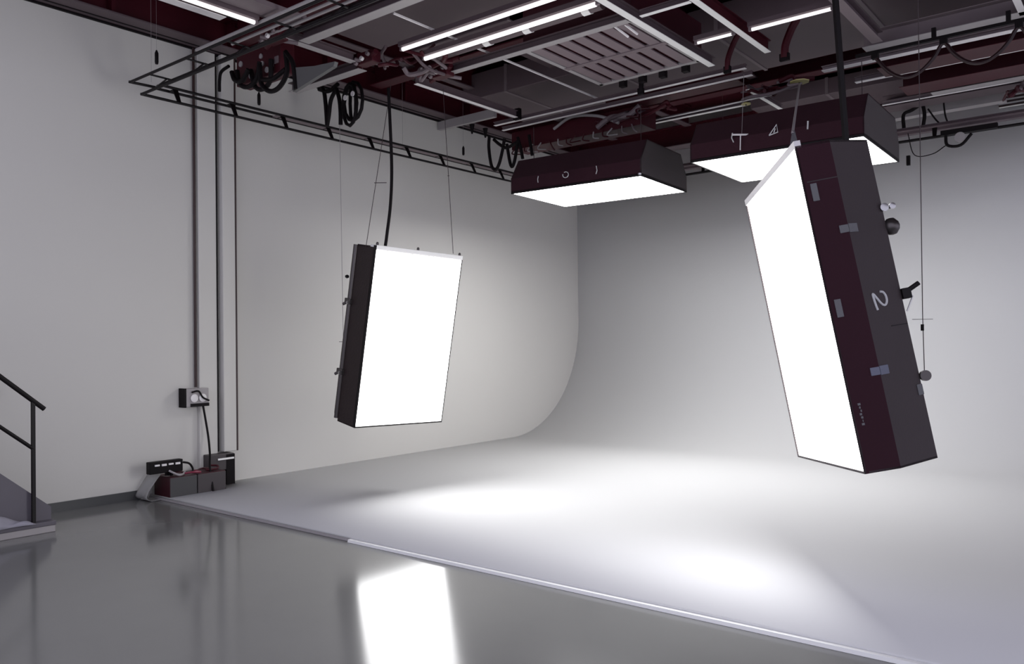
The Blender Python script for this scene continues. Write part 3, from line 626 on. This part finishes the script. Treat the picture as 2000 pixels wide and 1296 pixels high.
# grey film sleeve leaning by the case end
fs = thing('plastic_sleeve', 'crumpled grey plastic sleeve slumped against the end of the floor cases', 'sleeve', (-8.36, 4.22, 0))
m = MB(); vs = []
path = [(.10, .27), (.06, .23), (.015, .16), (-.02, .09), (-.03, .04), (.0, .008), (.07, .006), (.13, .006)]
P3 = smoothpts([(0, y, z) for y, z in path], 4); NW = 8
for k, p in enumerate(P3):
    for a in range(NW+1):
        q = a/NW; vs.append((-.085+.24*q, p.y+.012*math.sin(7*q+k*.3)*(1 if p.z > .02 else 0), max(.004, p.z)))
m.hull(vs, [(k*(NW+1)+a, k*(NW+1)+a+1, (k+1)*(NW+1)+a+1, (k+1)*(NW+1)+a) for k in range(len(P3)-1) for a in range(NW)])
sh_ = m.build('sheet', clear_m, fs, smooth=True); q_ = sh_.modifiers.new('solid', 'SOLIDIFY'); q_.thickness = .002
MB().tube([(-.085, .13, .008), (.155, .13, .008)], .004, 6).build('hem', clear_m, fs)

# ================================================================== STAIR
st = thing('staircase', 'violet grey staircase rising along the left wall towards the camera', 'stairs', (-8.07, 3.05, 0))
X0, X1 = -.395, .385
prof_s = [(0, 0), (0, .205), (-.02, .215)]
slope = .86
MB().prism([(0, 0), (0, .205), (-2.2, .205+2.2*slope), (-2.2, 0)], X1, 'x', X1-.03).build('stringer', stair_m, st)
MB().prism([(0, 0), (0, .205), (-2.2, .205+2.2*slope), (-2.2, 0)], X0+.03, 'x', X0).build('stringer', stair_m, st)
for k in range(9):
    MB().box(X0+.03, X1-.03, -.24*(k+1)+.0, -.24*k-.02, .17*(k+1)-.03, .17*(k+1)).build('tread', stair_m, st, bevel=.004)
    MB().box(X0+.03, X1-.03, -.24*k-.05, -.24*k-.03, .17*k, .17*(k+1)-.03).build('riser', stair_m, st)
MB().box(X1, X1+.09, -.62, 0, 0, .06).build('foot_plinth', mgrey, st, bevel=.006)
MB().box(X1, X1+.10, -.64, .005, .06, .098).build('plinth_cap', stair_m, st, bevel=.006)
m = MB(); NX, NY = 12, 40; vs = []
for a in range(NX+1):
    for b in range(NY+1):
        u, v = a/NX, b/NY
        env = math.sin(math.pi*u)**.6*math.sin(math.pi*min(1, v*1.02))**.5*(1-.6*v)
        zz_ = .100+env*(.085+.07*abs(math.sin(9*v+3*u))+.03*math.sin(17*v+5*u+1))
        vs.append((-7.675+.125*u+.012*math.sin(14*v), 2.15+.72*v, max(.1005, zz_)))
m.hull(vs, [(a*(NY+1)+b, (a+1)*(NY+1)+b, (a+1)*(NY+1)+b+1, a*(NY+1)+b+1) for a in range(NX) for b in range(NY)])
cl_ = m.build('folded_cloth', mat('violet_grey_cloth', (.30, .29, .34), .7, bump=.3, bscale=25), smooth=True)
so_ = cl_.modifiers.new('solid', 'SOLIDIFY'); so_.thickness = .004; so_.offset = 1
tag(cl_, 'crumpled pale grey cloth lying along the foot of the staircase', 'cloth')
hr = thing('stair_handrail', 'black tubular handrail with one post on the outer side of the staircase', 'handrail', (-7.64, 2.89, .098))
o = Vector((-7.64, 2.89, .098))
MB().tube(rel([(-7.64, 2.98, 1.072), (-7.64, 1.2, 2.60)], o), .021, 12).build('top_rail', blackm, hr)
MB().tube(rel([(-7.64, 2.89, .735), (-7.64, 1.2, 2.13)], o), .016, 12).build('mid_rail', blackm, hr)
MB().box(-.014, .014, -.014, .014, 0, 1.04).build('post', blackm, hr)
MB().box(-.014, .014, -1.318, -1.29, 1.05, 2.2).build('post', blackm, hr)
hr2 = thing('wall_handrail', 'short visible end of a black handrail on the inner side of the staircase', 'handrail', (-8.32, 2.86, 1.2))
MB().tube([(0, 0, 0), (0, -.03, .008), (0, -1.6, 1.38)], .022, 12).build('rail', blackm, hr2)
MB().tube([(0, -.5, .41), (-.14, -.5, .38)], .01, 8).build('bracket', blackm, hr2)

# ------------------------------------------------------------------ groups of repeats
GR = {'softbox': 'softboxes lighting the sweep', 'suspension_wire': 'wires holding the softboxes', 'rod_weight': 'small black rod weights on threads',
      'ladder_truss': 'ladder trusses under the ceiling', 'grid_rail': 'rails of the lower ceiling grid', 'roof_beam': 'maroon roof beams', 'wall_beam': 'beams along the wall tops',
      'roof_joist': 'roof joists running front to back', 'air_duct': 'ceiling air ducts', 'strip_light': 'lit strip lights in the ceiling grid', 'conduit_pipe': 'thin pipes and conduits',
      'beam_hook': 'dark hooks on the wall beam', 'rigging_clamp': 'rigging clamps on the grid', 'webbing_strap': 'dark webbing straps', 'drop_wire': 'drop wires of the trusses',
      'wall_trunking': 'pale trunkings on the left wall', 'equipment_case': 'floor cases by the left wall', 'yellow_disc': 'yellow discs in the ceiling', 'cable_bundle': 'hanging black cable bundles',
      'lead': 'short leads on the floor cases', 'power_cable': 'black power cables', 'cable_tangle': 'cable tangles in the ceiling'}
for o in S.objects:
    if o.parent is None and o.get('category'):
        b = o.name.split('.')[0]
        if b in GR: o['group'] = GR[b]
